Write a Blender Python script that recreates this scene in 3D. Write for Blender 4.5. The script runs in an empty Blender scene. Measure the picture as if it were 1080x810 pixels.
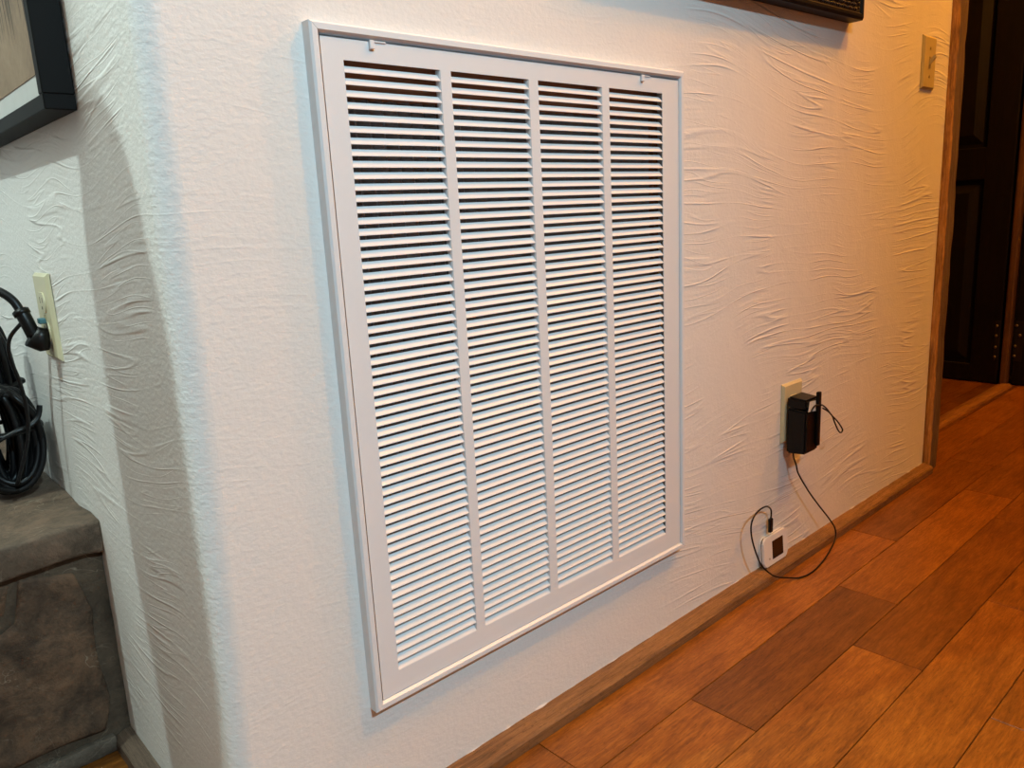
import bpy, bmesh, math, random
from mathutils import Vector, Matrix, noise

random.seed(7)
S = bpy.context.scene
COL = S.collection
F = 0.909                       # height of the grille's top corner above the floor (floor is z = 0)

# ------------------------------------------------------------------ camera
yaw, pitch, roll, fpx = 0.7340, -0.2159, -0.05127, 817.2
fw = Vector((math.sin(yaw) * math.cos(pitch), math.cos(yaw) * math.cos(pitch), math.sin(pitch)))
r0 = Vector((math.cos(yaw), -math.sin(yaw), 0))
u0 = r0.cross(fw)
rr = r0 * math.cos(roll) + u0 * math.sin(roll)
uu = u0 * math.cos(roll) - r0 * math.sin(roll)
cam = bpy.data.objects.new('camera', bpy.data.cameras.new('camera'))
COL.objects.link(cam)
M = Matrix((rr, uu, -fw)).transposed().to_4x4()
M.translation = Vector((-0.4028, -0.7223, -0.1906 + F))
cam.matrix_world = M
cam.data.sensor_width = 36
cam.data.lens = fpx / 1080 * 36
cam.data.clip_start = 0.02
S.camera = cam

# ------------------------------------------------------------------ world, lamps, exposure
W = bpy.data.worlds.new('world'); S.world = W; W.use_nodes = True
W.node_tree.nodes['Background'].inputs[0].default_value = (1.0, 0.72, 0.52, 1)
W.node_tree.nodes['Background'].inputs[1].default_value = 0.165
S.view_settings.view_transform = 'Standard'
S.view_settings.look = 'None'
S.view_settings.gamma = 1
S.view_settings.exposure = 0.0
S.view_settings.use_curve_mapping = False

def lamp(name, loc, energy, color, radius=0.04, spot=None, target=None, blend=0.5):
    d = bpy.data.lights.new(name, 'SPOT' if spot else 'POINT')
    d.energy = energy; d.color = color; d.shadow_soft_size = radius
    o = bpy.data.objects.new(name, d); COL.objects.link(o); o.location = loc
    if spot:
        d.spot_size = spot; d.spot_blend = blend
        o.rotation_euler = (Vector(target) - Vector(loc)).to_track_quat('-Z', 'Y').to_euler()
    return o
lamp('warm_ceiling_lamp', (1.30, -1.17, 2.14 + F), 103, (1.0, 0.420, 0.022), 0.03)
lamp('cool_ceiling_spot', (-0.22, -2.30, 1.60 + F), 290, (0.575, 0.87, 1.0), 0.05, math.radians(84), (-0.66, 0, 0.12 + F), 1.0)
lamp('cool_hearth_lamp', (-1.30, 0.45, 1.50 + F), 94, (0.80, 1.0, 0.95), 0.008)
lamp('amber_hall_lamp', (2.10, -0.62, 1.55 + F), 88, (1.0, 0.33, 0.03), 0.05)

# ------------------------------------------------------------------ helpers
def obj(name, bm, mat=None, parent=None, smooth=False):
    me = bpy.data.meshes.new(name)
    bmesh.ops.recalc_face_normals(bm, faces=bm.faces)
    bm.to_mesh(me); bm.free()
    if smooth:
        for p in me.polygons: p.use_smooth = True
    o = bpy.data.objects.new(name, me); COL.objects.link(o)
    if mat: me.materials.append(mat)
    if parent: o.parent = parent
    return o
def thing(name, loc, label, cat, group=None):
    o = bpy.data.objects.new(name, None); COL.objects.link(o); o.location = loc
    o.empty_display_size = 0.05
    return tag(o, label, cat, group)
def tag(o, label=None, cat=None, group=None, kind=None):
    if label: o['label'] = label
    if cat: o['category'] = cat
    if group: o['group'] = group
    if kind: o['kind'] = kind
    return o
def copy(o, parent, loc):
    c = o.copy(); COL.objects.link(c); c.parent = parent; c.location = loc
    return c
def NB(): return bmesh.new()
def box(bm, x0, x1, y0, y1, z0, z1, bev=0.0, seg=1):
    r = bmesh.ops.create_cube(bm, size=1.0)
    vs = r['verts']
    for v in vs:
        v.co = Vector(((x0 + x1) / 2 + v.co.x * (x1 - x0), (y0 + y1) / 2 + v.co.y * (y1 - y0), (z0 + z1) / 2 + v.co.z * (z1 - z0)))
    if bev > 0:
        es = list({e for v in vs for e in v.link_edges})
        bmesh.ops.bevel(bm, geom=es, offset=bev, segments=seg, affect='EDGES', profile=0.5, clamp_overlap=True)
    return bm
def prism(bm, pts, axis, a, b):
    """closed polygon extruded along an axis. pts in the two other coordinates, in xyz order"""
    def mk(p, t):
        if axis == 0: return (t, p[0], p[1])
        if axis == 1: return (p[0], t, p[1])
        return (p[0], p[1], t)
    A = [bm.verts.new(mk(p, a)) for p in pts]; B = [bm.verts.new(mk(p, b)) for p in pts]
    n = len(pts)
    bm.faces.new(A); bm.faces.new(B)
    for i in range(n): bm.faces.new((A[i], A[(i + 1) % n], B[(i + 1) % n], B[i]))
    return bm
def smooth_path(pts, n=6, closed=False):
    P = [Vector(p) for p in pts]; out = []; m = len(P)
    for i in range(m if closed else m - 1):
        if closed: a, b, c, d = P[i - 1], P[i], P[(i + 1) % m], P[(i + 2) % m]
        else: a, b, c, d = P[max(i - 1, 0)], P[i], P[i + 1], P[min(i + 2, m - 1)]
        for k in range(n):
            t = k / n
            out.append(0.5 * (2 * b + (c - a) * t + (2 * a - 5 * b + 4 * c - d) * t * t + (3 * b - a - 3 * c + d) * t ** 3))
    if not closed: out.append(P[-1])
    return out
def tube(bm, pts, r, seg=8, closed=False, flat=1.0, caps=True):
    P = [Vector(p) for p in pts]; m = len(P)
    rad = r if isinstance(r, (list, tuple)) else [r] * m
    rings = []; N = None
    for i in range(m):
        if closed: T = (P[(i + 1) % m] - P[i - 1])
        else: T = P[min(i + 1, m - 1)] - P[max(i - 1, 0)]
        T.normalize()
        if N is None:
            N = T.orthogonal().normalized()
        N = (N - T * N.dot(T)).normalized(); B = T.cross(N)
        rings.append([bm.verts.new(P[i] + (N * math.cos(2 * math.pi * k / seg) + B * math.sin(2 * math.pi * k / seg) * flat) * rad[i]) for k in range(seg)])
    for i in range(m if closed else m - 1):
        a, b = rings[i], rings[(i + 1) % m]
        for k in range(seg): bm.faces.new((a[k], a[(k + 1) % seg], b[(k + 1) % seg], b[k]))
    if not closed and caps:
        bm.faces.new(rings[0]); bm.faces.new(list(reversed(rings[-1])))
    return bm
def disc(bm, c, n, r, h, seg=16):
    n = Vector(n).normalized(); c = Vector(c)
    return tube(bm, [c, c + n * h], r, seg)
def roughen(bm, cell, amp, freq, seed=0, axes=(1, 1, 1)):
    """cut long edges, then push the surface about with noise"""
    for _ in range(7):
        es = [e for e in bm.edges if e.calc_length() > cell]
        if not es: break
        bmesh.ops.subdivide_edges(bm, edges=es, cuts=1, use_grid_fill=True)
    for v in bm.verts:
        p = v.co * freq + Vector((seed * 3.1, seed * 1.7, seed))
        d = noise.noise_vector(p) * amp + noise.noise_vector(p * 2.7) * amp * 0.45
        v.co += Vector((d.x * axes[0], d.y * axes[1], d.z * axes[2]))
    return bm

# ------------------------------------------------------------------ materials
class NT:
    def __init__(s, name):
        s.m = bpy.data.materials.new(name); s.m.use_nodes = True
        s.t = s.m.node_tree; s.b = s.t.nodes['Principled BSDF']
    def n(s, typ, **kw):
        nd = s.t.nodes.new(typ)
        for k, v in kw.items():
            if k == 'ins':
                for i, val in v.items():
                    if hasattr(val, 'links') or isinstance(val, bpy.types.NodeSocket): s.t.links.new(val, nd.inputs[i])
                    else: nd.inputs[i].default_value = val
            else: setattr(nd, k, v)
        return nd
    def math(s, op, a, b=None, clamp=False):
        ins = {0: a}
        if b is not None: ins[1] = b
        return s.n('ShaderNodeMath', operation=op, use_clamp=clamp, ins=ins).outputs[0]
    def mapr(s, v, a, b, c, d, smooth=False):
        return s.n('ShaderNodeMapRange', interpolation_type='SMOOTHSTEP' if smooth else 'LINEAR', ins={0: v, 1: a, 2: b, 3: c, 4: d}).outputs[0]
    def noise(s, vec, scale, detail=2, rough=0.5, dist=0.0):
        return s.n('ShaderNodeTexNoise', ins={'Vector': vec, 'Scale': scale, 'Detail': detail, 'Roughness': rough, 'Distortion': dist})
    def ramp(s, f, stops):
        r = s.n('ShaderNodeValToRGB', ins={0: f}); e = r.color_ramp.elements
        while len(e) < len(stops): e.new(0.5)
        for k, (p, c) in enumerate(stops):
            e[k].position = p; e[k].color = (*c, 1)
        return r.outputs[0]
    def mix(s, f, a, b, typ='MIX'):
        nd = s.n('ShaderNodeMix', data_type='RGBA', blend_type=typ)
        for i, v in ((0, f), (6, a), (7, b)):
            if isinstance(v, bpy.types.NodeSocket): s.t.links.new(v, nd.inputs[i])
            else: nd.inputs[i].default_value = v if i == 0 else (*v, 1)
        return nd.outputs[2]
    def set(s, name, v):
        if isinstance(v, bpy.types.NodeSocket): s.t.links.new(v, s.b.inputs[name])
        elif isinstance(v, tuple) and len(v) == 3: s.b.inputs[name].default_value = (*v, 1)
        else: s.b.inputs[name].default_value = v
    def bump(s, h, dist, strength=1.0):
        nd = s.n('ShaderNodeBump', ins={'Height': h, 'Distance': dist, 'Strength': strength})
        s.t.links.new(nd.outputs[0], s.b.inputs['Normal'])
    def scalev(s, vec, sc, loc=(0, 0, 0)):
        return s.n('ShaderNodeMapping', ins={0: vec, 1: loc, 3: sc}).outputs[0]
    def obj_co(s): return s.n('ShaderNodeTexCoord').outputs['Object']
    def pos(s): return s.n('ShaderNodeNewGeometry').outputs['Position']

def plain(name, col, rough=0.5, metal=0.0, bump=0.0, bscale=200, var=0.06, spec=0.5):
    k = NT(name); co = k.obj_co()
    f = k.noise(co, bscale * 0.2, 3).outputs[0]
    c2 = tuple(c * (1 - var * 2) for c in col)
    k.set('Base Color', k.mix(f, col, c2))
    k.set('Roughness', rough); k.set('Metallic', metal); k.set('Specular IOR Level', spec)
    if bump: k.bump(k.noise(co, bscale, 3).outputs[0], bump)
    return k.m

def mat_plaster():
    k = NT('trowelled_white_plaster'); p = k.pos()
    sep = k.n('ShaderNodeSeparateXYZ', ins={0: p})
    u = k.math('ADD', sep.outputs[0], sep.outputs[1]); z = sep.outputs[2]
    uv = k.n('ShaderNodeCombineXYZ', ins={0: u, 1: z}).outputs[0]
    # strokes: stretched noise, gently bent, thin crests only
    w1 = k.noise(uv, 1.7, 1).outputs[0]
    w2 = k.noise(uv, 4.0, 1).outputs[0]
    zz = k.math('ADD', k.math('ADD', z, k.math('MULTIPLY', w1, 0.20)), k.math('MULTIPLY', w2, 0.022))
    st = k.n('ShaderNodeCombineXYZ', ins={0: k.math('MULTIPLY', u, 1.9), 1: k.math('MULTIPLY', zz, 30.0)}).outputs[0]
    n1 = k.noise(st, 1.0, 1, 0.5, 0.0).outputs[0]
    ridge = k.mapr(k.math('ABSOLUTE', k.math('SUBTRACT', n1, 0.5)), 0.0, 0.030, 1.0, 0.0, True)
    st2 = k.n('ShaderNodeCombineXYZ', ins={0: k.math('MULTIPLY', u, 6.0), 1: k.math('MULTIPLY', zz, 130.0)}).outputs[0]
    n2 = k.noise(st2, 1.0, 2, 0.5, 0.2).outputs[0]
    st3 = k.n('ShaderNodeCombineXYZ', ins={0: k.math('MULTIPLY', u, 3.4), 1: k.math('MULTIPLY', k.math('ADD', zz, k.math('MULTIPLY', w2, 0.05)), 58.0)}).outputs[0]
    n3 = k.noise(st3, 1.0, 1, 0.5, 0.0).outputs[0]
    ridge2 = k.mapr(k.math('ABSOLUTE', k.math('SUBTRACT', n3, 0.5)), 0.0, 0.028, 1.0, 0.0, True)
    patch = k.mapr(k.noise(uv, 5.5, 2).outputs[0], 0.42, 0.62, 0.0, 1.0, True)
    far = k.mapr(u, 0.5, 0.75, 0.12, 1.0, True)
    side = k.mapr(u, -0.02, 0.06, 0.0, 1.0, True)
    leftw = k.mapr(sep.outputs[1], 0.03, 0.09, 0.0, 1.0, True)
    mask = k.math('MULTIPLY', k.math('MAXIMUM', far, leftw), k.mapr(patch, 0, 1, 0.10, 1.0))
    strokes = k.math('MULTIPLY', k.math('ADD', k.math('ADD', k.math('MULTIPLY', ridge, 0.75), k.math('MULTIPLY', ridge2, 0.34)), k.math('MULTIPLY', n2, 0.8)), mask)
    peel = k.noise(k.scalev(p, (0.7, 0.7, 1.0)), 190, 2, 0.55).outputs[0]
    lump = k.noise(p, 24, 2).outputs[0]
    h = k.math('ADD', k.math('ADD', strokes, k.math('MULTIPLY', peel, k.mapr(u, 0.5, 0.8, 0.55, 0.28))), k.math('MULTIPLY', lump, 0.6))
    k.set('Base Color', k.mix(k.noise(p, 3.0, 3).outputs[0], (0.80, 0.785, 0.765), (0.76, 0.745, 0.725)))
    k.set('Roughness', 0.5); k.set('Specular IOR Level', 0.35)
    k.bump(h, 0.0013, 1.0)
    return k.m

def wood(name, dark, mid, light, scale=(3, 60, 60), rough=0.45, bump=0.0006, use_color=False, axis_rand=True, spec=0.5, speck=True, second_tone=None):
    k = NT(name); co = k.obj_co()
    info = k.n('ShaderNodeObjectInfo')
    off = k.n('ShaderNodeCombineXYZ', ins={0: k.math('MULTIPLY', info.outputs['Random'], 37.0), 1: k.math('MULTIPLY', info.outputs['Random'], 11.0), 2: k.math('MULTIPLY', info.outputs['Random'], 5.0)}).outputs[0]
    v = k.n('ShaderNodeVectorMath', operation='ADD', ins={0: co, 1: off}).outputs[0]
    warp = k.noise(k.scalev(v, tuple(s * 0.12 for s in scale)), 1.0, 2)
    vv = k.n('ShaderNodeVectorMath', operation='ADD', ins={0: k.scalev(v, scale), 1: k.n('ShaderNodeVectorMath', operation='SCALE', ins={0: warp.outputs[1], 3: 3.0}).outputs[0]}).outputs[0]
    g = k.noise(vv, 1.0, 5, 0.62, 0.4).outputs[0]
    fine = k.noise(k.scalev(v, tuple(s * 4.5 for s in scale)), 1.0, 4, 0.75).outputs[0]
    blot = k.noise(v, 9.0, 3, 0.55).outputs[0]
    f = k.math('ADD', k.math('MULTIPLY', g, 0.36), k.math('ADD', k.math('MULTIPLY', fine, 0.44), k.math('MULTIPLY', blot, 0.20)))
    c = k.ramp(f, [(0.36, dark), (0.5, mid), (0.64, light)])
    if speck:
        pore = k.mapr(k.noise(k.scalev(v, (120, 420, 420)), 1.0, 2, 0.6).outputs[0], 0.60, 0.72, 0.0, 0.55)
        c = k.mix(pore, c, tuple(x * 0.55 for x in dark))
    if second_tone:
        sx = k.n('ShaderNodeSeparateXYZ', ins={0: co}).outputs[0]
        edge = k.math('ADD', sx, k.math('MULTIPLY', k.noise(co, 22, 3).outputs[0], 0.012))
        c = k.mix(k.mapr(edge, second_tone[0], second_tone[0] + 0.006, 0.0, 1.0, True), c, k.ramp(f, [(0.36, second_tone[1]), (0.5, second_tone[2]), (0.64, second_tone[3])]))
    if use_color: c = k.mix(1.0, c, info.outputs['Color'], 'MULTIPLY')
    k.set('Base Color', c)
    k.set('Roughness', k.mapr(f, 0.35, 0.65, rough + 0.08, rough - 0.06)); k.set('Specular IOR Level', spec)
    k.bump(k.math('ADD', g, k.math('MULTIPLY', fine, 0.6)), bump)
    return k.m

def mat_stone(name, cols, rough=0.75, bscale=1.0):
    k = NT(name); p = k.pos()
    w = k.noise(p, 17 * bscale, 6, 0.72, 0.25).outputs[0]
    g = k.noise(p, 60, 4, 0.7).outputs[0]
    f = k.math('ADD', k.math('MULTIPLY', w, 0.7), k.math('MULTIPLY', g, 0.3))
    c = k.ramp(f, [(0.33, cols[0]), (0.48, cols[1]), (0.62, cols[2])])
    vein = k.mapr(k.math('ABSOLUTE', k.math('SUBTRACT', k.noise(p, 11, 3, 0.6, 1.5).outputs[0], 0.5)), 0.0, 0.008, 1.0, 0.0)
    veinm = k.math('MULTIPLY', vein, k.mapr(k.noise(p, 16, 1).outputs[0], 0.5, 0.7, 0.0, 0.55))
    c = k.mix(veinm, c, (0.36, 0.28, 0.20))
    k.set('Base Color', c); k.set('Roughness', rough); k.set('Specular IOR Level', 0.3)
    k.bump(k.math('ADD', w, k.math('MULTIPLY', g, 0.25)), 0.006)
    return k.m

PL = mat_plaster()
CEIL = plain('ceiling_white_paint', (0.78, 0.76, 0.72), 0.7)
WHITE = plain('white_enamel', (0.765, 0.785, 0.815), 0.34, 0, 0.00006, 500, 0.01)
FLOORW = wood('amber_plank_wood', (0.090, 0.025, 0.003), (0.210, 0.069, 0.007), (0.355, 0.136, 0.017), (9, 85, 85), 0.36, 0.00035, True)
TRIMW = wood('rough_trim_wood', (0.075, 0.034, 0.012), (0.19, 0.090, 0.033), (0.30, 0.150, 0.058), (5, 90, 90), 0.6, 0.0014)
POSTW = wood('two_tone_post_wood', (0.12, 0.045, 0.012), (0.46, 0.215, 0.055), (0.75, 0.40, 0.115), (75, 75, 5), 0.6, 0.002, speck=False, second_tone=(1.697, (0.055, 0.035, 0.025), (0.13, 0.085, 0.06), (0.22, 0.15, 0.10)))  # two tones split along x: orange-brown first, grey-brown beyond
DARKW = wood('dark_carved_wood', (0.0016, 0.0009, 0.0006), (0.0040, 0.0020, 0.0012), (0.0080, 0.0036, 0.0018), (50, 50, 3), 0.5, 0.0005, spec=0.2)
IVORY = plain('aged_ivory_plastic', (0.62, 0.56, 0.36), 0.38, 0, 0.00005, 300, 0.04)
BRASS = plain('dull_screw_metal', (0.55, 0.47, 0.30), 0.35, 0.9)
BLACK = plain('black_frame_lacquer', (0.007, 0.007, 0.0085), 0.5, spec=0.22)
BLACK2 = plain('matt_black_frame_paint', (0.0065, 0.0058, 0.0055), 0.6, spec=0.10)
BLKPL = plain('black_plastic', (0.0045, 0.0038, 0.0036), 0.38, 0, 0.00005, 400, spec=0.25)
CORD = plain('black_cord_rubber', (0.0045, 0.0045, 0.005), 0.4, spec=0.28)
SUB = plain('dark_gap_filler', (0.030, 0.014, 0.007), 0.8)
DUCT = plain('dark_duct_metal', (0.045, 0.045, 0.048), 0.6)
FILT = plain('grey_filter_pleats', (0.30, 0.30, 0.31), 0.9, 0, 0.001, 300, 0.15)
CARD = plain('brown_filter_cardboard', (0.34, 0.15, 0.07), 0.85, 0, 0.0004, 200, 0.12)
MATB = plain('pale_mat_board', (0.60, 0.61, 0.60), 0.8)
STONE = mat_stone('brown_flagstone', ((0.030, 0.019, 0.012), (0.085, 0.050, 0.030), (0.165, 0.090, 0.050)))
STONE2 = mat_stone('grey_brown_capstone', ((0.055, 0.036, 0.024), (0.105, 0.070, 0.046), (0.17, 0.105, 0.068)))
MORT = mat_stone('grey_mortar', ((0.040, 0.027, 0.017), (0.070, 0.047, 0.030), (0.105, 0.072, 0.046)))
SLATE = mat_stone('grey_slate_strip', ((0.055, 0.042, 0.030), (0.085, 0.064, 0.046), (0.12, 0.090, 0.066)))

# ------------------------------------------------------------------ the room shell
XS = lambda z: -0.155 + 0.01 * (z - F)           # the left wall leans a little; z above the floor
XD = 1.686                                        # where the plaster ends at the doorway post
HC = 2.24 + F                                     # ceiling height
GX0, GX1, GZ0, GZ1 = 0.020, 0.586, F - 0.727, F - 0.020      # hole behind the grille

def grid_face(bm, xs, zs, fn):
    V = [[bm.verts.new(fn(x, z)) for z in zs] for x in xs]
    for i in range(len(xs) - 1):
        for j in range(len(zs) - 1):
            bm.faces.new((V[i][j], V[i + 1][j], V[i + 1][j + 1], V[i][j + 1]))
def lin(a, b, n): return [a + (b - a) * i / n for i in range(n + 1)]

bm = NB()
R = 0.022
zl = lin(0, HC, 36)
# rounded outer corner, a little uneven down its length
def corner(t, z):
    rz = R * (1 + 0.22 * noise.noise(Vector((1.3, 0.4, z * 3.1))))
    x0 = XS(z) + 0.0015 * noise.noise(Vector((9, 2, z * 5)))
    a = t * math.pi / 2
    return Vector((x0 + rz - rz * math.cos(a), rz - rz * math.sin(a), z))
xc = -0.10
V = []
def flat(x, z):
    if x <= -0.0999:
        return corner(1, z)
    return Vector((x, 0, z))
def quad(x0, x1, z0, z1):
    bm.faces.new([bm.verts.new(p) for p in ((x0, 0, z0), (x1, 0, z0), (x1, 0, z1), (x0, 0, z1))])
for j in range(len(zl) - 1):
    a, b = corner(1, zl[j]), corner(1, zl[j + 1])
    bm.faces.new([bm.verts.new(p) for p in (a, (xc, 0, zl[j]), (xc, 0, zl[j + 1]), b)])
quad(xc, GX0, 0, HC); quad(GX0, GX1, 0, GZ0); quad(GX0, GX1, GZ1, HC); quad(GX1, XD, 0, HC)
quad(XD, 2.86, 1.14 + F, HC)
# sides of the duct hole, lintel underside, plaster end
for a, b in (((GX0, GZ0), (GX1, GZ0)), ((GX1, GZ0), (GX1, GZ1)), ((GX1, GZ1), (GX0, GZ1)), ((GX0, GZ1), (GX0, GZ0))):
    bm.faces.new([bm.verts.new(p) for p in ((a[0], 0, a[1]), (b[0], 0, b[1]), (b[0], 0.02, b[1]), (a[0], 0.02, a[1]))])
bm.faces.new([bm.verts.new(p) for p in ((XD, 0, 0), (XD, 0.105, 0), (XD, 0.105, HC), (XD, 0, HC))])
bm.faces.new([bm.verts.new(p) for p in ((XD, 0, 1.14 + F), (2.86, 0, 1.14 + F), (2.86, 0.105, 1.14 + F), (XD, 0.105, 1.14 + F))])
bmesh.ops.remove_doubles(bm, verts=bm.verts, dist=0.0002)
wall_back = tag(obj('wall_back', bm, PL, None, False), 'white trowelled plaster wall holding the return air grille', 'wall', kind='structure')
for p in wall_back.data.polygons:
    p.use_smooth = False

bm = NB()
grid_face(bm, lin(0, 1, 10) + lin(1.08, 2.30, 12), zl, lambda q, z: corner(1 - q, z) if q <= 1.0 else Vector((XS(z), q - 1.0, z)))
tag(obj('wall_left', bm, PL, None, True), 'shaded white plaster return wall above the stone hearth', 'wall', kind='structure')

def slab(name, b, mat, label, cat='wall'):
    return tag(obj(name, box(NB(), *b), mat), label, cat, kind='structure')
slab('ceiling', (-3.2, 3.0, -3.6, 2.2, HC, HC + 0.05), CEIL, 'plain white ceiling high above the room', 'ceiling')
slab('wall_fireplace', (-3.2, -0.165, 1.05, 1.12, 0, HC), PL, 'plaster wall behind the stone hearth')
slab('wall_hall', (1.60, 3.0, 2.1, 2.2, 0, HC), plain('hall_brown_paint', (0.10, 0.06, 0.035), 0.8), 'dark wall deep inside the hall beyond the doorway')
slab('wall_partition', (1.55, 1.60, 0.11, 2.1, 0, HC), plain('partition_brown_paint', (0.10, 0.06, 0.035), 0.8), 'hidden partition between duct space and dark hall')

# floor: a dark base with every plank as its own piece
floor = tag(obj('floor', box(NB(), -3.2, 3.0, -3.6, 2.2, -0.05, -0.006), SUB), 'amber brown hardwood plank floor', 'floor', kind='structure')
PW = 0.108
joints = {0: [0.237, 1.211, 1.845], 1: [-0.12, 0.463, 0.943, 1.62], 2: [0.12, 0.763, 1.474], 3: [0.42, 1.061, 1.72], 4: [0.05, 0.709, 1.36], -1: [0.85, 1.55, 2.30], 5: [0.35, 0.98, 1.6]}
tone = {(0, 0.237): 1.12, (0, 1.211): 0.70, (0, -9): 0.82, (0, 1.845): 0.78, (1, -0.12): 1.16, (1, 0.463): 0.66, (1, 0.943): 1.02, (2, 0.12): 1.10, (2, 0.763): 0.74, (3, 0.42): 1.05, (3, 1.061): 0.88, (4, 0.05): 1.0, (4, 0.709): 0.86, (2, 1.474): 0.85, (1, 1.62): 0.8}
pmesh = {}
for k in range(-6, 24):
    y1 = -0.0155 - PW * k; y0 = y1 - PW
    js = list(joints.get(k, [])); rnd = random.Random(100 + k)
    if not js: js = [rnd.uniform(-0.4, 0.2)]
    while js[-1] < 2.9: js.append(js[-1] + rnd.choice([0.5, 0.64, 0.72, 0.95]))
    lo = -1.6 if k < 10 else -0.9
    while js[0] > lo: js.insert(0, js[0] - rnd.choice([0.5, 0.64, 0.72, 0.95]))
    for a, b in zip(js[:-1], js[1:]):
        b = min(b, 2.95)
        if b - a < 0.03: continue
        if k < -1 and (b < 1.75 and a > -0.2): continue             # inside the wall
        key = round(b - a, 3)
        if key not in pmesh:
            bb = NB(); L = (b - a)
            box(bb, 0.0006, L - 0.0006, 0.0006, PW - 0.0006, -0.006, 0.0, 0.0005, 1)
            t = obj('plank', bb, FLOORW, floor); pmesh[key] = t.data
        else:
            t = bpy.data.objects.new('plank', pmesh[key]); COL.objects.link(t); t.parent = floor
        t.location = (a, y0, 0)
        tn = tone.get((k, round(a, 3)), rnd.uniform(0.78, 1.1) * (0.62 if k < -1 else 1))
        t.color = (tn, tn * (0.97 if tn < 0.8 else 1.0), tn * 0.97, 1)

# shoe mouldings
def moulding(name, path_fn, s0, s1, n, prof, label, mat):
    bb = NB(); rings = []
    for i in range(n + 1):
        s = s0 + (s1 - s0) * i / n
        rg = []
        for j, (d, h) in enumerate(prof):
            w = noise.noise(Vector((s * 9, j * 2.3, 1.1))) * 0.0012 + noise.noise(Vector((s * 42, j * 1.3, 4))) * 0.0005
            if j in (0, len(prof) - 1): w = 0
            rg.append(bb.verts.new(path_fn(s, d + w, h + w * 0.7)))
        rings.append(rg)
    m = len(prof)
    for i in range(n):
        for j in range(m): bb.faces.new((rings[i][j], rings[i][(j + 1) % m], rings[i + 1][(j + 1) % m], rings[i + 1][j]))
    bb.faces.new(rings[0]); bb.faces.new(list(reversed(rings[-1])))
    return tag(obj(name, bb, mat), label, 'baseboard', kind='structure')
base_b = moulding('baseboard_back', lambda s, d, h: Vector((s, -d * (1 - 0.12 * max(0, s - 0.4)), h)), -0.186, XD + 0.006, 150,
                  [(0.0, 0.0245), (0.012, 0.0232), (0.027, 0.0185), (0.0305, 0.0150), (0.0305, 0.0005), (0.0, 0.0005)], 'rough brown shoe moulding along the grille wall', TRIMW)
base_l = moulding('baseboard_left', lambda s, d, h: Vector((XS(h) - d, s, h)), 0.0, 0.402, 40,
                  [(0.0, 0.0235), (0.010, 0.0235), (0.0225, 0.016), (0.0235, 0.012), (0.0235, 0.0005), (0.0, 0.0005)], 'rough brown shoe moulding under the left return wall', wood('grey_brown_trim_wood', (0.040, 0.024, 0.014), (0.095, 0.060, 0.038), (0.15, 0.097, 0.064), (90, 5, 90), 0.65, 0.0014))
# uneven bead of wall paint where plaster meets the moulding
bb = NB()
N = 260; prev = None
for i in range(N + 1):
    s = -0.15 + (XD - 0.004 + 0.15) * i / N
    h = 0.0238 + 0.0022 * noise.noise(Vector((s * 13, 0, 0))) + 0.0018 * max(0, noise.noise(Vector((s * 60, 3, 0))))
    d = 0.0002 + 0.0034 * max(0.0, noise.noise(Vector((s * 31, 7, 0))) - 0.12)
    c = [bb.verts.new(q) for q in ((s, 0.0004, h + 0.003), (s, -d, h), (s, -d - 0.0002, 0.0222), (s, 0.0004, 0.0222))]
    if prev:
        for j in range(4): bb.faces.new((prev[j], prev[(j + 1) % 4], c[(j + 1) % 4], c[j]))
    else: bb.faces.new(c)
    prev = c
bb.faces.new(list(reversed(prev)))
obj('paint_edge', bb, plain('white_wall_paint', (0.80, 0.785, 0.765), 0.4), base_b)

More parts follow.
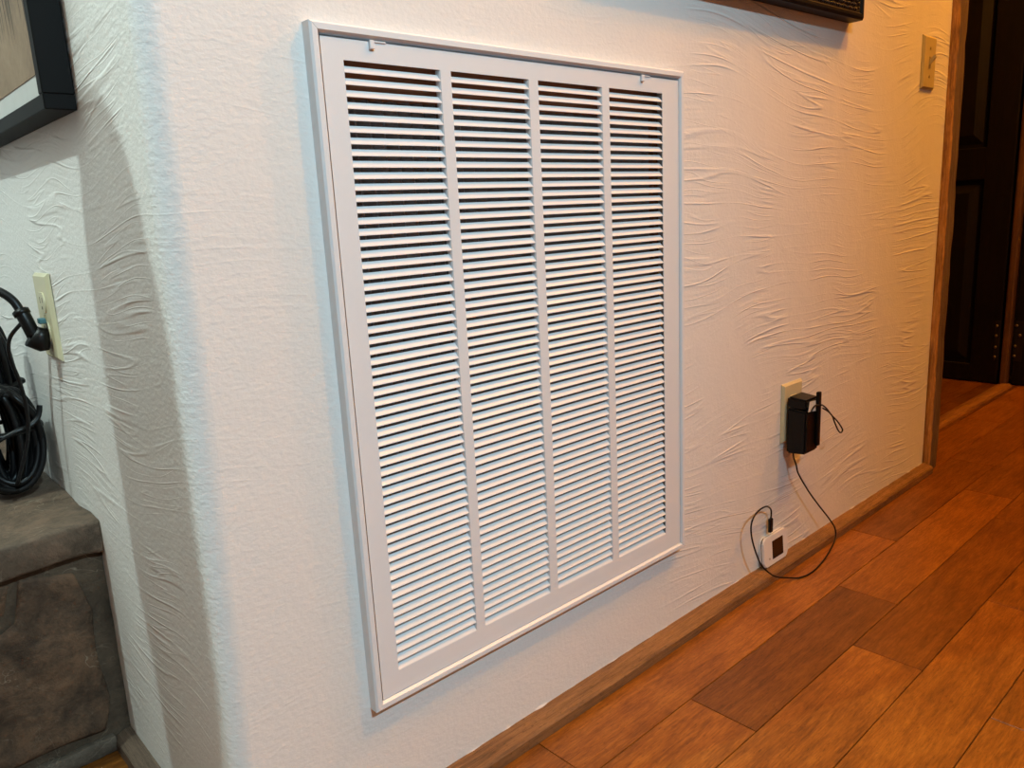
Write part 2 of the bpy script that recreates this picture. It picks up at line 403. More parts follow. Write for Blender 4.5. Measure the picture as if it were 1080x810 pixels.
# doorway: hewn post, threshold, the two dark leaves at the hall's end
bb = NB(); box(bb, XD + 0.003, XD + 0.060, -0.016, 0.115, 0.0, 1.14 + F, 0.005, 2)
for v in bb.verts: pass
roughen(bb, 0.035, 0.0035, 14, 3, (1, 0.8, 0))
tag(obj('trim_1', bb, POSTW, None, True), 'two-tone wooden post edging the doorway', 'door post', kind='structure')
bb = NB(); prism(bb, [(0.106, 0.0), (0.109, 0.006), (0.117, 0.009), (0.136, 0.009), (0.150, 0.004), (0.158, 0.0)], 0, XD + 0.062, 2.84)
tag(obj('trim_2', bb, wood('threshold_wood', (0.15, 0.060, 0.018), (0.27, 0.12, 0.036), (0.38, 0.17, 0.055), (4, 60, 60), 0.4, 0.0004)), 'raised wooden threshold strip across the doorway floor', 'threshold', kind='structure')
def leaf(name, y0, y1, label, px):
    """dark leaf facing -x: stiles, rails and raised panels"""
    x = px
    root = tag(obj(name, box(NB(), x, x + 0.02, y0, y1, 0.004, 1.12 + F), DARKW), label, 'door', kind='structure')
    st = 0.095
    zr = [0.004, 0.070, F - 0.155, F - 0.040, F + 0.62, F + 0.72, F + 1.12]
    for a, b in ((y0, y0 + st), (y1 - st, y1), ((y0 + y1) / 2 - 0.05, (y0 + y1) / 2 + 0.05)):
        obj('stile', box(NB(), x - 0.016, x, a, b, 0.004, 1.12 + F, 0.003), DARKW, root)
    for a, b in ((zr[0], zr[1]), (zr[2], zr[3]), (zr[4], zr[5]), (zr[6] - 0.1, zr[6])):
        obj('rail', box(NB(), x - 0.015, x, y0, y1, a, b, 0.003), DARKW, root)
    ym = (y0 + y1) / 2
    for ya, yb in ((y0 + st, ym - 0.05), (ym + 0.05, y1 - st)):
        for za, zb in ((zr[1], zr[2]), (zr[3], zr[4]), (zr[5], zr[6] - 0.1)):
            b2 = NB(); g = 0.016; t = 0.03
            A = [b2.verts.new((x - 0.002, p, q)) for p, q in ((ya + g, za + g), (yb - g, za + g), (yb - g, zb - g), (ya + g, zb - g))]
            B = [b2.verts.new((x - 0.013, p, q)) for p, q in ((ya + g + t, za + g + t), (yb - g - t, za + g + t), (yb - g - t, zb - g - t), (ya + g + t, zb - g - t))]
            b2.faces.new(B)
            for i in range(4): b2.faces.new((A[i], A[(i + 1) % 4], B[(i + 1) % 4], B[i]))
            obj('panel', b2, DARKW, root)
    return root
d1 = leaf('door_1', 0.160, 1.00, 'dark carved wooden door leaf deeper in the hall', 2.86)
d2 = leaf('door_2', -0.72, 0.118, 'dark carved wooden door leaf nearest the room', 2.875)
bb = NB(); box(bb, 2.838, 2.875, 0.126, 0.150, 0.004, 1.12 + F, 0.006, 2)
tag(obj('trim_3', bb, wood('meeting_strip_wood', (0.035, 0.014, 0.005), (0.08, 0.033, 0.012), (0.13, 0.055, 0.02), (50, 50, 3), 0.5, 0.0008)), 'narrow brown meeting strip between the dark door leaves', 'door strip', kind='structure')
STUD = plain('tarnished_stud_metal', (0.22, 0.17, 0.12), 0.4, 0.9)
for par, xx, spots in ((d2, 2.859, ((0.112, 0.225), (0.112, 0.149), (0.100, 0.190), (0.112, 0.112))), (d1, 2.844, ((0.172, 0.222), (0.172, 0.185), (0.172, 0.142), (0.172, 0.105)))):
    b2 = NB(); box(b2, xx - 0.002, xx, min(s[0] for s in spots) - 0.012, max(s[0] for s in spots) + 0.006, 0.092, 0.242, 0.0008)
    hg = obj('hinge', b2, plain('black_iron', (0.012, 0.009, 0.008), 0.5, 0.5), par)
    for (yy, zz) in spots:
        b2 = NB(); bmesh.ops.create_icosphere(b2, subdivisions=2, radius=0.0055, matrix=Matrix.Translation((xx - 0.003, yy, zz)) @ Matrix.Scale(0.5, 4, (1, 0, 0)))
        obj('stud', b2, STUD, hg, True)
# wall that carries the two leaves
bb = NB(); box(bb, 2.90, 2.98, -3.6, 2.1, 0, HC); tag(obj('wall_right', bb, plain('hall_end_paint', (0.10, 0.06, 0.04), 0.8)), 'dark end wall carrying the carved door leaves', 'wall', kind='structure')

# ------------------------------------------------------------------ return air grille
G = thing('return_air_grille', (0, 0, 0), 'large white louvred return air grille with four slat columns', 'air grille')
GW, GH, GD, FY = 0.606, 0.747, 0.0150, -0.0118
def rimpiece(name, p, q, inward):
    """mitred strip of the outer rim between outer corners p and q (x,z); inward = unit (x,z)"""
    b2 = NB(); p = Vector(p); q = Vector(q); inn = Vector(inward); d = (q - p).normalized()
    prof = [(0.0, 0.0), (0.0, -GD + 0.0022), (0.0022, -GD), (0.0078, -GD), (0.0100, -GD + 0.0030), (0.0104, -0.004)]
    A = []; B = []
    for (t, y) in prof:
        a = p + inn * t + d * t; b = q + inn * t - d * t
        A.append(b2.verts.new((a.x, y, a.y))); B.append(b2.verts.new((b.x, y, b.y)))
    for i in range(len(prof) - 1): b2.faces.new((A[i], A[i + 1], B[i + 1], B[i]))
    b2.faces.new(A); b2.faces.new(list(reversed(B)))
    return obj(name, b2, WHITE, G)
e = 0.00025
rimpiece('frame_rail', (0 + e, F), (GW - e, F), (0, -1))
rimpiece('frame_rail', (GW - e, F - GH), (0 + e, F - GH), (0, 1))
rimpiece('frame_stile', (0, F - GH + e), (0, F - e), (1, 0))
rimpiece('frame_stile', (GW, F - e), (GW, F - GH + e), (-1, 0))
# hinged face panel with its four slotted openings
cols = [(0.0355, 0.1562), (0.1708, 0.2908), (0.3062, 0.4248), (0.4393, 0.5562)]
ZT, ZB = F - 0.0332, F - 0.7090
px0, px1, pz0, pz1 = 0.0112, GW - 0.0112, F - GH + 0.0112, F - 0.0132
b2 = NB()
xsn = [px0] + [c for pr in cols for c in pr] + [px1]
rows = [pz0, ZB, ZT, pz1]
gv = [[b2.verts.new((x, FY, z)) for z in rows] for x in xsn]
for i in range(len(xsn) - 1):
    for j in range(3):
        if j == 1 and i % 2 == 1: continue
        b2.faces.new((gv[i][j], gv[i + 1][j], gv[i + 1][j + 1], gv[i][j + 1]))
ret = bmesh.ops.extrude_face_region(b2, geom=list(b2.faces))
for v in ret['geom']:
    if isinstance(v, bmesh.types.BMVert): v.co.y += 0.0012
# return flanges round the panel edge
for (x0, x1, z0, z1) in ((px0, px1, pz1 - 0.0012, pz1), (px0, px1, pz0, pz0 + 0.0012), (px0, px0 + 0.0012, pz0, pz1), (px1 - 0.0012, px1, pz0, pz1)):
    box(b2, x0, x1, FY + 0.0006, FY + 0.009, z0, z1)
panel = obj('face_panel', b2, WHITE, G)
# webs behind the openings that carry the slat ends
NS = 59; pitch = (ZT - ZB) / NS
smesh = {}
for c0, c1 in cols:
    for s in range(NS):
        zf = ZB + pitch * s
        L = round(c1 - c0, 4)
        if L not in smesh:
            b2 = NB()
            th = 0.0007
            pr = [(0.0, 0.0), (0.0003, 0.0011), (0.0060, 0.0070), (0.0066, 0.0066), (0.0010, 0.0003), (0.0008, -0.0003)]
            prism(b2, pr, 0, 0.0002, L - 0.0002)
            o = obj('slat', b2, WHITE, G); smesh[L] = o.data
        else:
            o = bpy.data.objects.new('slat', smesh[L]); COL.objects.link(o); o.parent = G
        o.location = (c0, FY, zf)
for i in range(3):
    m0, m1 = cols[i][1], cols[i + 1][0]
    b2 = NB(); box(b2, m0 - 0.0008, m0 - 0.0002, FY + 0.001, FY + 0.008, ZB, ZT); box(b2, m1 + 0.0002, m1 + 0.0008, FY + 0.001, FY + 0.008, ZB, ZT)
    obj('slat_web', b2, WHITE, G)
for x in (0.0690, 0.5090):
    b2 = NB()
    box(b2, x - 0.0028, x + 0.0028, FY - 0.0034, FY - 0.0003, F - 0.0205, F - 0.0120, 0.0006)
    box(b2, x + 0.004, x + 0.018, FY - 0.0012, FY - 0.0002, F - 0.0136, F - 0.0120, 0.0003)
    obj('latch', b2, WHITE, G)
# duct box and the filter behind the grille
b2 = NB()
for b in ((GX0 - 0.002, GX0 + 0.001, 0.021, 0.12, GZ0, GZ1), (GX1 - 0.001, GX1 + 0.002, 0.021, 0.12, GZ0, GZ1), (GX0, GX1, 0.021, 0.12, GZ0 - 0.002, GZ0 + 0.001), (GX0, GX1, 0.021, 0.12, GZ1 - 0.001, GZ1 + 0.002), (GX0, GX1, 0.118, 0.12, GZ0, GZ1)): box(b2, *b)
tag(obj('duct_box', b2, DUCT), 'dark sheet metal duct box behind the white grille', 'duct')
A = thing('air_filter', (GX0, 0.015, GZ0), 'grey pleated air filter in brown cardboard glimpsed behind grille slats', 'air filter')
fx0, fx1, fz0, fz1 = 0.0045, GX1 - GX0 - 0.0045, 0.004, GZ1 - GZ0 - 0.004
b2 = NB(); n = 60; prev = None
for i in range(n + 1):
    x = fx0 + 0.01 + (fx1 - fx0 - 0.02) * i / n; y = 0.004 if i % 2 else 0.014
    c = (b2.verts.new((x, y, fz0 + 0.01)), b2.verts.new((x, y, fz1 - 0.01)))
    if prev: b2.faces.new((prev[0], c[0], c[1], prev[1]))
    prev = c
obj('pleats', b2, FILT, A)
for (a, b, c, d) in ((fx0, fx1, fz1 - 0.040, fz1), (fx0, fx1, fz0, fz0 + 0.02), (fx0, fx0 + 0.012, fz0 + 0.02, fz1 - 0.04), (fx1 - 0.012, fx1, fz0 + 0.02, fz1 - 0.04)):
    obj('cardboard_edge', box(NB(), a, b, 0.001, 0.02, c, d, 0.0006), CARD, A)

# ------------------------------------------------------------------ pictures
# left picture: deep black box frame on the return wall, facing -x
PY0, PY1, PZ0, PZ1 = 0.200, 0.760, F - 0.0635, F + 0.62
xw = XS(PZ0)
Pc = thing('framed_picture', (xw, PY0, PZ0), 'deep black box frame with pale mat and brown print above the outlet', 'picture')
w = PY1 - PY0; h = PZ1 - PZ0; D = 0.031; fwid = 0.0155
for (a, b, c, d, nm) in ((0, w, 0, fwid, 'frame_rail'), (0, w, h - fwid, h, 'frame_rail'), (0, fwid, fwid, h - fwid, 'frame_stile'), (w - fwid, w, fwid, h - fwid, 'frame_stile')):
    obj(nm, box(NB(), -D, -0.001, a, b, c, d, 0.0009), BLACK2, Pc)
obj('mat_board', box(NB(), -D + 0.007, -D + 0.009, fwid, w - fwid, fwid, h - fwid), MATB, Pc)
def mat_print():
    k = NT('brown_sand_print'); p = k.obj_co()
    f = k.math('ADD', k.math('MULTIPLY', k.noise(p, 9, 4, 0.6).outputs[0], 0.7), k.math('MULTIPLY', k.noise(p, 120, 2).outputs[0], 0.3))
    k.set('Base Color', k.ramp(f, [(0.3, (0.17, 0.11, 0.065)), (0.55, (0.26, 0.175, 0.105)), (0.75, (0.33, 0.235, 0.15))]))
    k.set('Roughness', 0.7); return k.m
m = 0.024
pr = obj('print', box(NB(), -D + 0.0062, -D + 0.0069, fwid + m * 0.12, w - fwid - m, fwid + m, h - fwid - m), mat_print(), Pc)
b2 = NB()
for i in range(26):       # dark blades of the printed grass, a flat layer of the print
    y = 0.050 + 0.010 * i + random.uniform(-0.004, 0.004); zt = 0.20; zb = 0.096 + random.uniform(-0.02, 0.025); wd = random.uniform(0.003, 0.0055)
    b2.faces.new([b2.verts.new(q) for q in ((-D + 0.0060, y - wd, zt), (-D + 0.0060, y + wd, zt), (-D + 0.0060, y + random.uniform(-0.008, 0.008), zb))])
obj('printed_grass', b2, plain('dark_print_ink', (0.03, 0.026, 0.02), 0.7), pr)

# right picture: ornate dark frame, seen from below at the top edge of the view
RX1, RZ0 = 1.160, F + 0.1315
Q = thing('framed_picture', (RX1, 0, RZ0), 'ornate beaded dark frame hanging on wall between grille and switch', 'picture')
Q.rotation_euler = (0, math.radians(-0.9), 0)
QW, QH, QD, QF = 0.74, 0.56, 0.030, 0.062
def qpiece(nm, L, place):
    b2 = NB()
    prof = [(0.0, -0.001), (0.0, -QD + 0.004), (0.004, -QD), (0.009, -QD), (0.012, -QD + 0.004), (0.040, -QD + 0.007), (0.052, -QD + 0.016), (QF, -QD + 0.017), (QF, -0.001)]
    A = []; B = []
    for (t, y) in prof:
        A.append(b2.verts.new((t, y, t))); B.append(b2.verts.new((L - t, y, t)))
    k = len(prof)
    for i in range(k): b2.faces.new((A[i], A[(i + 1) % k], B[(i + 1) % k], B[i]))
    b2.faces.new(A); b2.faces.new(list(reversed(B)))
    o = obj(nm, b2, BLACK, Q)
    b3 = NB()
    nb = int((L - 0.04) / 0.0075)
    for r in range(3):
        for i in range(nb):
            xx = 0.02 + i * 0.0075 + (r % 2) * 0.0037; zz = 0.0165 + r * 0.0075
            if zz > xx - 0.003 or zz > L - xx - 0.003: continue
            bmesh.ops.create_icosphere(b3, subdivisions=1, radius=0.0026 + 0.0006 * ((i * 7 + r) % 3), matrix=Matrix.Translation((xx, -QD + 0.005, zz)))
    bd = obj('beading', b3, plain('bronzed_bead_lacquer', (0.030, 0.020, 0.014), 0.28, 0.3), o, True)
    bd['kind'] = 'stuff'
    for q in (o,): q.matrix_local = place
    return o
qpiece('frame_rail', QW, Matrix.Translation((-QW, 0, 0)))
qpiece('frame_rail', QW, Matrix.Translation((0, 0, QH)) @ Matrix.Rotation(math.pi, 4, 'Y'))
qpiece('frame_stile', QH, Matrix.Rotation(-math.pi / 2, 4, 'Y'))
qpiece('frame_stile', QH, Matrix.Translation((-QW, 0, QH)) @ Matrix.Rotation(math.pi / 2, 4, 'Y'))
obj('print', box(NB(), -QW + QF, -QF, -0.012, -0.009, QF, QH - QF), plain('dim_print', (0.12, 0.10, 0.08), 0.6), Q)

# ------------------------------------------------------------------ outlets, switch
def plate_mesh(b2, w, h, t=0.0058, inset=0.0042):
    """bevelled cover plate lying in xz, front towards -y, lower left corner at the origin"""
    lv = [(0, -0.0002), (0, -0.0018), (inset, -t), ]
    rings = []
    for ins, y in lv:
        rings.append([b2.verts.new(p) for p in ((ins, y, ins), (w - ins, y, ins), (w - ins, y, h - ins), (ins, y, h - ins))])
    for a, b in zip(rings[:-1], rings[1:]):
        for i in range(4): b2.faces.new((a[i], a[(i + 1) % 4], b[(i + 1) % 4], b[i]))
    b2.faces.new(rings[-1]); b2.faces.new(list(reversed(rings[0])))
    return b2
def receptacle(b2, cx, cz, y):
    pts = [(cx + 0.0172 * math.cos(a), cz + min(0.0135, max(-0.0135, 0.0172 * math.sin(a)))) for a in [2 * math.pi * i / 28 for i in range(28)]]
    return prism(b2, pts, 1, y, y - 0.0016)
SLOT = plain('dark_slot', (0.015, 0.013, 0.01), 0.7)
def outlet(loc, rot, label, w=0.0745, h=0.1165):
    o = thing('wall_outlet', loc, label, 'outlet', 'duplex wall outlets'); o.rotation_euler = (0, 0, rot)
    obj('cover_plate', plate_mesh(NB(), w, h), IVORY, o)
    for s in (1, -1):
        cz = h / 2 + s * 0.0195
        rc = obj('receptacle', receptacle(NB(), w / 2, cz, -0.0057), IVORY, o)
        b2 = NB()
        for dx, hh in ((-0.0064, 0.0085), (0.0064, 0.0070)): box(b2, w / 2 + dx - 0.0011, w / 2 + dx + 0.0011, -0.00745, -0.0072, cz - hh / 2 + 0.003, cz + hh / 2 + 0.003)
        disc(b2, (w / 2, -0.0072, cz - 0.0075), (0, -1, 0), 0.0024, 0.00025, 10)
        obj('slots', b2, SLOT, rc)
    obj('screw', disc(NB(), (w / 2, -0.0057, h / 2), (0, -1, 0), 0.0032, 0.0012, 12), BRASS, o)
    return o
outlet((0.9375, 0, F - 0.6505), 0, 'ivory wall outlet behind the black power adapter')
# on the leaning return wall: turned to face -x ; local x runs towards -y
LO = outlet((XS(F - 0.30) - 0.0002, 0.5145, F - 0.3530), -math.pi / 2, 'ivory wall outlet above the hearth with a black plug in it')
SW = thing('light_switch', (1.520, 0, F + 0.0375), 'ivory toggle light switch beside the doorway post', 'switch')
obj('cover_plate', plate_mesh(NB(), 0.0715, 0.1125), plain('yellowed_ivory_plastic', (0.55, 0.47, 0.24), 0.38, 0, 0.00005, 300, 0.04), SW)
b2 = NB(); box(b2, 0.031, 0.0405, -0.0066, -0.0055, 0.044, 0.069, 0.0004); slot = obj('toggle_slot', b2, plain('tan_toggle_slot', (0.35, 0.29, 0.15), 0.5), SW)
b2 = NB(); prism(b2, [(-0.0060, 0.052), (-0.0190, 0.0655), (-0.0185, 0.0700), (-0.0150, 0.0700), (-0.0060, 0.062)], 0, 0.0332, 0.0384)
obj('toggle', b2, IVORY, SW)
for zz in (0.0262, 0.0862): obj('screw', disc(NB(), (0.0358, -0.0056, zz), (0, -1, 0), 0.0030, 0.0012, 12), BRASS, SW)

# ------------------------------------------------------------------ black adapter on the right outlet
AD = thing('power_adapter', (0.975, -0.0075, F - 0.610), 'black power adapter plugged into the outlet right of the grille', 'adapter')
def AL(p): return Vector(p) - Vector((0.975, -0.0075, F - 0.610))
ax0, ax1, ay0, ay1, az0, az1 = 0.9455, 1.0000, -0.0470, -0.0085, F - 0.6700, F - 0.5580
def taper_box(x0, x1, y0, y1, z0, z1, bev):
    b2 = NB(); box(b2, x0, x1, y0, y1, z0, z1)
    for v in b2.verts:
        if v.co.y < (y0 + y1) / 2:
            v.co.z += 0.003 if v.co.z < (z0 + z1) / 2 else -0.004
            v.co.x += 0.003 if v.co.x < (x0 + x1) / 2 else -0.002
    bmesh.ops.bevel(b2, geom=list(b2.edges), offset=bev, segments=2, affect='EDGES')
    for v in b2.verts: v.co = AL(v.co)
    return b2
body = obj('body', taper_box(ax0, ax1, ay0, ay1, az0, F - 0.5795, 0.0035), BLKPL, AD)
obj('upper_shell', taper_box(ax0 + 0.0005, ax1 - 0.0005, ay0 + 0.0004, ay1, F - 0.5810, az1 + 0.001, 0.0035), BLKPL, AD)
b2 = NB()
for x in (0.969, 0.981):
    box(b2, x, x + 0.0015, -0.0095, -0.0020, F - 0.6175, F - 0.611)
for v in b2.verts: v.co = AL(v.co)
obj('prongs', b2, BRASS, AD)
b2 = NB()   # white paper label, folded at one corner
q = [(0.9580, ay0 - 0.0012, F - 0.5640), (0.9810, ay0 - 0.0012, F - 0.5660), (0.9810, ay0 - 0.0016, F - 0.5865), (0.9530, ay0 - 0.0012, F - 0.5830)]
q2 = [(a, b + 0.0006, c) for a, b, c in q]
A_ = [b2.verts.new(AL(p)) for p in q]; B_ = [b2.verts.new(AL(p)) for p in q2]
b2.faces.new(A_); b2.faces.new(list(reversed(B_)))
for i in range(4): b2.faces.new((A_[i], A_[(i + 1) % 4], B_[(i + 1) % 4], B_[i]))
obj('paper_label', b2, plain('white_label_paper', (0.72, 0.70, 0.66), 0.7), AD)
b2 = NB(); box(b2, 0.9820, 0.9925, -0.0545, -0.0472, F - 0.6560, F - 0.5495, 0.0022, 2)
for v in b2.verts: v.co = AL(v.co)
obj('clip_bar', b2, BLKPL, AD)
b2 = NB()   # black tie across the label, running into the hanging loop
lp = [(0.962, -0.0492, F - 0.583), (0.972, -0.0515, F - 0.574), (0.984, -0.0570, F - 0.5745), (0.9975, -0.0540, F - 0.5780), (1.0190, -0.052, F - 0.5895), (1.0440, -0.050, F - 0.6075), (1.0700, -0.050, F - 0.6255), (1.0920, -0.050, F - 0.6445), (1.0960, -0.050, F - 0.6515), (1.0860, -0.051, F - 0.6535), (1.0715, -0.052, F - 0.6445), (1.0530, -0.053, F - 0.6240), (1.0400, -0.054, F - 0.6085), (1.0180, -0.055, F - 0.5940), (0.9950, -0.0560, F - 0.5830)]
tube(b2, [AL(p) for p in smooth_path(lp, 5)], 0.0015, 8)
obj('tie_loop', b2, CORD, AD, True)
# thin cable from the adapter to the hotspot
cp = [(0.9555, -0.019, F - 0.6690), (0.9560, -0.020, F - 0.6790), (0.9630, -0.022, F - 0.6960), (0.9735, -0.022, F - 0.7170), (1.0125, -0.024, F - 0.7630), (1.0510, -0.027, F - 0.8030), (1.0960, -0.031, F - 0.8480), (1.1130, -0.036, F - 0.8740), (1.1030, -0.041, F - 0.8930), (1.0560, -0.050, F - 0.9040),
      (1.0056, -0.0589, F - 0.9065), (0.9535, -0.0632, F - 0.9070), (0.9208, -0.0567, F - 0.9065), (0.8960, -0.046, F - 0.9010), (0.8620, -0.039, F - 0.8880), (0.8370, -0.033, F - 0.8680), (0.8210, -0.030, F - 0.8490), (0.8010, -0.030, F - 0.8150), (0.7905, -0.029, F - 0.7860), (0.7900, -0.028, F - 0.7640), (0.8040, -0.026, F - 0.7510), (0.8300, -0.022, F - 0.7475), (0.8600, -0.019, F - 0.7510), (0.8830, -0.0145, F - 0.7650), (0.8925, -0.0105, F - 0.7800), (0.8945, -0.0085, F - 0.7900)]
CB = thing('charging_cable', cp[0], 'thin black cable looping from power adapter to white hotspot', 'cable')
def rel(p): return Vector(p) - Vector(cp[0])
obj('cord', tube(NB(), [rel(p) for p in smooth_path(cp, 6)], 0.0016, 8), CORD, CB, True)
b2 = NB(); box(b2, 0.8895, 0.8995, -0.0115, -0.0055, F - 0.8170, F - 0.7885, 0.0014, 2)
for v in b2.verts: v.co = rel(v.co)
obj('plug', b2, BLKPL, CB)
# white hotspot leaning on the wall, standing on the moulding
HS = thing('mobile_hotspot', (0.911, -0.0085, 0.0252), 'small white hotspot with dark screen leaning on the moulding', 'hotspot')
HS.rotation_euler = (math.radians(-4), 0, 0)
def rrect(w, h, r, n=6):
    pts = []
    for cx, cz, a0 in ((w / 2 - r, h - r, 0), (-w / 2 + r, h - r, 90), (-w / 2 + r, r, 180), (w / 2 - r, r, 270)):
        for i in range(n + 1):
            a = math.radians(a0 + 90 * i / n); pts.append((cx + r * math.cos(a), cz + r * math.sin(a)))
    return pts
def shell(w, h, r, y0, y1, bev, mat, name, z=0.0):
    b2 = NB(); prism(b2, [(x, q + z) for x, q in rrect(w, h, r)], 1, y0, y1)
    es = [e for e in b2.edges if len(e.link_faces) == 2 and any(len(f.verts) > 6 for f in e.link_faces)]
    bmesh.ops.bevel(b2, geom=es, offset=bev, segments=2, affect='EDGES')
    return obj(name, b2, mat, HS)
HW, HH = 0.0900, 0.0590
HSW = plain('glossy_white_plastic', (0.80, 0.79, 0.80), 0.25, 0, 0, 200, 0.01)
shell(HW, HH, 0.010, 0.0052, 0.0010, 0.0012, HSW, 'back_shell')
shell(HW - 0.0015, HH - 0.0015, 0.010, 0.0012, -0.0010, 0.0002, plain('grey_seam_plastic', (0.10, 0.09, 0.085), 0.5), 'seam_band', 0.0008)
shell(HW, HH, 0.010, -0.0008, -0.0055, 0.0016, HSW, 'front_shell')
obj('screen', box(NB(), -0.0135, 0.0270, -0.0060, -0.0052, 0.0100, 0.0470, 0.0003), plain('dark_brown_screen', (0.022, 0.012, 0.007), 0.18), HS)
b2 = NB(); disc(b2, (-0.0245, -0.0053, 0.0145), (0, -1, 0), 0.0020, 0.0005, 12)
obj('indicator', b2, plain('amber_indicator', (0.30, 0.20, 0.08), 0.4), HS)
b2 = NB(); disc(b2, (0.0355, -0.0053, 0.0125), (0, -1, 0), 0.0026, 0.0005, 14)
obj('power_button', b2, plain('pearl_button', (0.85, 0.82, 0.80), 0.2), HS)

# ------------------------------------------------------------------ stone hearth on the left
xh = -0.164
H = thing('stone_hearth', (-0.7, 0.62, 0), 'brown flagstone hearth block below the left outlet', 'hearth')
def HP(b2):
    for v in b2.verts: v.co -= Vector((-0.7, 0.62, 0))
    return b2
CT = F - 0.5655        # top of the capstone
def stone(name, x0, x1, y0, y1, z0, z1, mat, cell, amp, freq, seed, bev=0.006):
    b2 = box(NB(), x0, x1, y0, y1, z0, z1, bev, 2); roughen(b2, cell, amp, freq, seed)
    return obj(name, HP(b2), mat, H, True)
obj('mortar_core', HP(roughen(box(NB(), -1.30, xh + 0.002, 0.4035, 1.04, 0.0, CT - 0.030), 0.03, 0.0020, 30, 5)), MORT, H, True)
stone('capstone', -0.47, xh + 0.006, 0.386, 1.035, CT - 0.046, CT, STONE2, 0.022, 0.0045, 13, 1)
stone('capstone', -0.90, -0.475, 0.392, 1.035, CT - 0.044, CT + 0.002, STONE2, 0.045, 0.004, 12, 2)
stone('capstone', -1.30, -0.905, 0.388, 1.035, CT - 0.045, CT, STONE2, 0.045, 0.004, 12, 8)
def facestone(poly, y, d, seed, mat=STONE):
    b2 = NB(); prism(b2, poly, 1, y, y + d)
    bmesh.ops.bevel(b2, geom=list(b2.edges), offset=0.0022, segments=1, affect='EDGES', clamp_overlap=True)
    bmesh.ops.triangulate(b2, faces=b2.faces)
    roughen(b2, 0.020, 0.0042, 17, seed, (0.7, 1, 0.7))
    return obj('face_stone', HP(b2), mat, H, True)
facestone([(-0.325, 0.040), (-0.196, 0.036), (-0.184, 0.085), (-0.190, 0.150), (-0.186, 0.215), (-0.200, 0.275), (-0.262, 0.290), (-0.275, 0.235), (-0.330, 0.205), (-0.36, 0.12)], 0.399, 0.03, 11)
facestone([(-0.272, 0.288), (-0.285, 0.242), (-0.345, 0.212), (-0.43, 0.225), (-0.44, 0.282), (-0.35, 0.292)], 0.401, 0.03, 12)
facestone([(-0.372, 0.035), (-0.60, 0.035), (-0.62, 0.215), (-0.44, 0.212), (-0.368, 0.195)], 0.400, 0.03, 13)
facestone([(-0.63, 0.035), (-0.95, 0.035), (-0.95, 0.28), (-0.46, 0.285), (-0.455, 0.228), (-0.635, 0.222)], 0.400, 0.03, 14)
facestone([(-0.97, 0.035), (-1.28, 0.035), (-1.28, 0.28), (-0.97, 0.28)], 0.400, 0.03, 15)
for i, (a, b, y) in enumerate(((-0.187, -0.2905, 0.392), (-0.2925, -0.43, 0.389), (-0.433, -0.62, 0.391), (-0.623, -0.90, 0.391), (-0.903, -1.28, 0.39))):
    b2 = box(NB(), b, a, y, 0.42, 0.001, 0.0240, 0.0010, 1); roughen(b2, 0.012, 0.0024, 45, 30 + i, (0.4, 1, 0.7))
    obj('slate_strip', HP(b2), SLATE, H, True)

# ------------------------------------------------------------------ plug, cord and the coiled cables on the hearth
px = XS(F - 0.3) - 0.0075
PG = thing('power_plug', (px, 0.476, F - 0.318), 'thick black angled plug and cord in the left outlet', 'plug')
def rp(p): return Vector(p) - Vector((px, 0.476, F - 0.318))
b2 = NB()
def loft(b2, secs, seg=14, sq=0.75):
    rings = []
    for c, nrm, ra, rb, up in secs:
        nrm = Vector(nrm).normalized(); up = Vector(up); up = (up - nrm * up.dot(nrm)).normalized(); sd = nrm.cross(up); rg = []
        for k in range(seg):
            a = 2 * math.pi * k / seg; ca, sa = math.cos(a), math.sin(a)
            ca = math.copysign(abs(ca) ** sq, ca); sa = math.copysign(abs(sa) ** sq, sa)
            rg.append(b2.verts.new(rp(Vector(c) + up * ca * ra + sd * sa * rb)))
        rings.append(rg)
    for a, b in zip(rings[:-1], rings[1:]):
        for k in range(seg): b2.faces.new((a[k], a[(k + 1) % seg], b[(k + 1) % seg], b[k]))
    b2.faces.new(rings[0]); b2.faces.new(list(reversed(rings[-1])))
    return b2
# flat angled body: rises from its face on the outlet, narrowing to the neck
loft(b2, [((px - 0.001, 0.474, F - 0.325), (-1, 0, 0.1), 0.0150, 0.0135, (0, 0, 1)),
          ((px - 0.010, 0.474, F - 0.324), (-1, 0, 0.15), 0.0165, 0.0145, (0, 0, 1)),
          ((px - 0.019, 0.475, F - 0.318), (-0.8, 0, 0.6), 0.0150, 0.0130, (0.6, 0, 0.8))])
obj('plug_body', b2, BLKPL, PG, True)
neck = [(px - 0.016, 0.475, F - 0.318), (px - 0.0195, 0.477, F - 0.304), (px - 0.0225, 0.480, F - 0.292), (px - 0.0250, 0.484, F - 0.283)]
b2 = NB(); tube(b2, [rp(p) for p in smooth_path(neck, 4)], 0.0088, 12); obj('neck', b2, BLKPL, PG, True)
b2 = NB()
tube(b2, [rp(p) for p in ((px - 0.0232, 0.482, F - 0.2895), (px - 0.0250, 0.484, F - 0.2835))], 0.0105, 12); obj('collar', b2, BLKPL, PG, True)
cd = [(px - 0.0250, 0.484, F - 0.2835), (px - 0.0300, 0.490, F - 0.270), (px - 0.0400, 0.500, F - 0.2585), (px - 0.0560, 0.515, F - 0.2500), (px - 0.0800, 0.535, F - 0.2480), (px - 0.1150, 0.560, F - 0.2500), (px - 0.1800, 0.590, F - 0.2600), (px - 0.250, 0.61, F - 0.310), (px - 0.300, 0.630, F - 0.420), (px - 0.325, 0.65, CT + 0.050), (px - 0.350, 0.67, CT + 0.016), (px - 0.43, 0.70, CT + 0.016)]
obj('cord', tube(NB(), [rp(p) for p in smooth_path(cd, 6)], 0.0058, 10), CORD, PG, True)
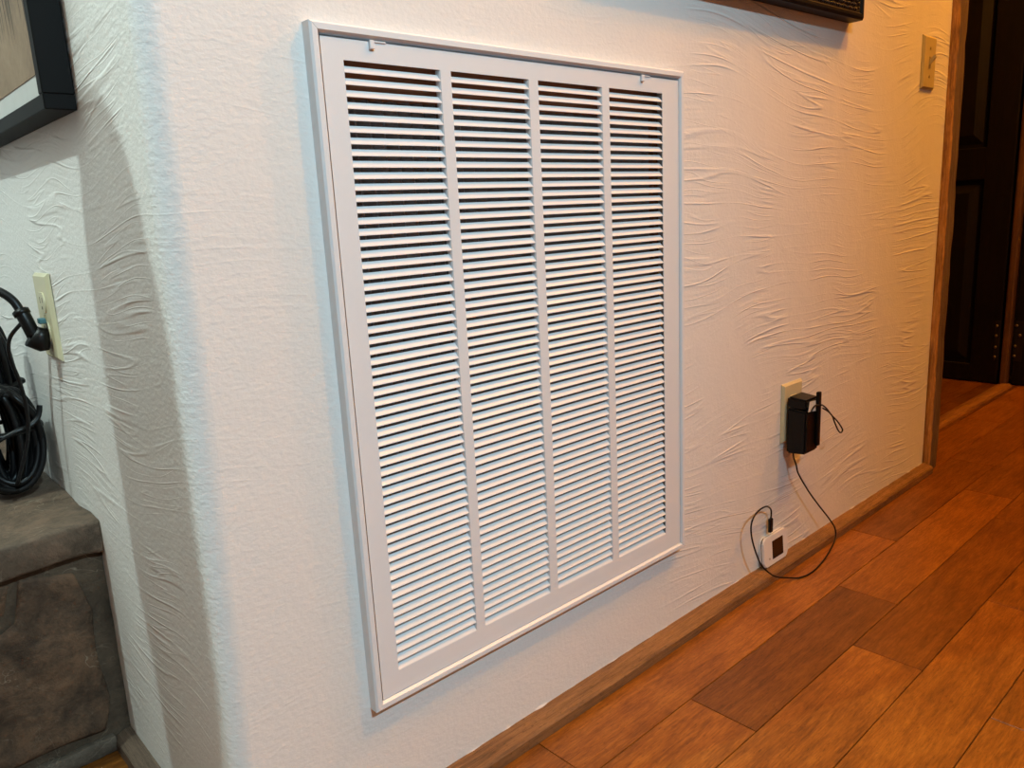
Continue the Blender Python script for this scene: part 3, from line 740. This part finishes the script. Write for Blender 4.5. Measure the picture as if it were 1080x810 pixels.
c2 = [(px - 0.0215, 0.478, F - 0.296), (px - 0.0300, 0.480, F - 0.303), (px - 0.0420, 0.490, F - 0.320), (px - 0.0440, 0.500, F - 0.345), (px - 0.0360, 0.512, F - 0.385), (px - 0.0330, 0.520, F - 0.425), (px - 0.0380, 0.527, F - 0.47), (px - 0.06, 0.53, F - 0.53)]
obj('side_lead', tube(NB(), [rp(p) for p in smooth_path(c2, 6)], 0.0026, 8), CORD, PG, True)
b2 = NB(); box(b2, px - 0.009, px - 0.0005, 0.464, 0.477, F - 0.3030, F - 0.2955, 0.0015, 2)
for v in b2.verts: v.co = rp(v.co)
obj('teal_tab', b2, plain('teal_plastic', (0.05, 0.15, 0.17), 0.5), PG)

def coil(name, base, label, loops, r, cx, cy, z0, z1, wx, dy, seed, ties):
    """hank of flexible cord: long upright loops bunched together and tied"""
    root = thing(name, base, label, 'cable', 'coiled cables on the hearth')
    rnd = random.Random(seed); P = []
    for i in range(loops):
        ox = rnd.uniform(-1, 1); oy = rnd.uniform(-1, 1); tz = rnd.uniform(-0.012, 0.006); bz = rnd.uniform(0, 0.014); ww = wx * rnd.uniform(0.30, 1.0)
        for k in range(12):
            a = 2 * math.pi * k / 12 + math.pi / 2
            z = (z0 + z1) / 2 + (z1 - z0) / 2 * math.sin(a)
            z = z + (tz if math.sin(a) > 0 else bz) * abs(math.sin(a))
            x = cx + ww * math.cos(a) + ox * 0.006
            y = cy + dy * oy + 0.006 * math.sin(a * 2 + i)
            P.append(Vector((x, y, z)) - Vector(base))
    obj('cord', tube(NB(), smooth_path(P, 4), r, 7), CORD, root, True)
    for (z, w2, d2) in ties:
        pts = [Vector((cx + w2 * math.cos(a), cy + d2 * math.sin(a), z + 0.003 * math.sin(a))) - Vector(base) for a in [2 * math.pi * i / 18 for i in range(18)]]
        obj('tie', tube(NB(), pts, 0.0032, 8, True, 1.6), CORD, root, True)
    return root
coil('coiled_cable', (-0.212, 0.675, CT), 'upright black cable hank at the wall, its top just below plug', 16, 0.0046, -0.212, 0.675, CT + 0.012, F - 0.3020, 0.036, 0.018, 3, [(F - 0.405, 0.041, 0.025)])
HK = coil('coiled_cable', (-0.222, 0.605, CT), 'fat lower hank of black cable resting on the hearth', 34, 0.0050, -0.222, 0.605, CT + 0.012, F - 0.400, 0.047, 0.028, 5, [(F - 0.462, 0.052, 0.037)])
coil('coiled_cable', (-0.312, 0.640, CT), 'leftmost hank of black cable on the hearth', 22, 0.0050, -0.312, 0.640, CT + 0.012, F - 0.33, 0.036, 0.024, 9, [])
hk = [(-0.232, 0.567, F - 0.470), (-0.208, 0.563, F - 0.460), (-0.190, 0.566, F - 0.456), (-0.178, 0.568, F - 0.446), (-0.173, 0.570, F - 0.430)]
b2 = NB(); tube(b2, [Vector(p) - Vector((-0.222, 0.605, CT)) for p in smooth_path(hk, 6)], 0.0042, 8, False, 0.6); obj('strap_end', b2, CORD, HK, True)

# ------------------------------------------------------------------ unseen light blocker, added to cast the shade band on the left wall
FLx, FLy = -0.73, 0.296
FL = thing('light_blocker', (FLx, FLy, 0), 'unseen lamp-shaped light blocker added left of the hearth wall', 'light blocker')
obj('base', tube(NB(), [(0, 0, 0.001), (0, 0, 0.018), (0, 0, 0.026)], [0.085, 0.085, 0.06], 28), BLACK, FL)
obj('pole', tube(NB(), [(0, 0, 0.026), (0, 0, 1.30)], 0.010, 12), BLACK, FL)
obj('blocker_column', tube(NB(), [(0, 0, 1.18), (0, 0, 1.22), (0, 0, 1.36), (0, 0, 1.53), (0, 0, 1.58)], [0.030, 0.040, 0.055, 0.055, 0.044], 28), plain('blocker_oatmeal', (0.5, 0.45, 0.36), 0.9), FL)
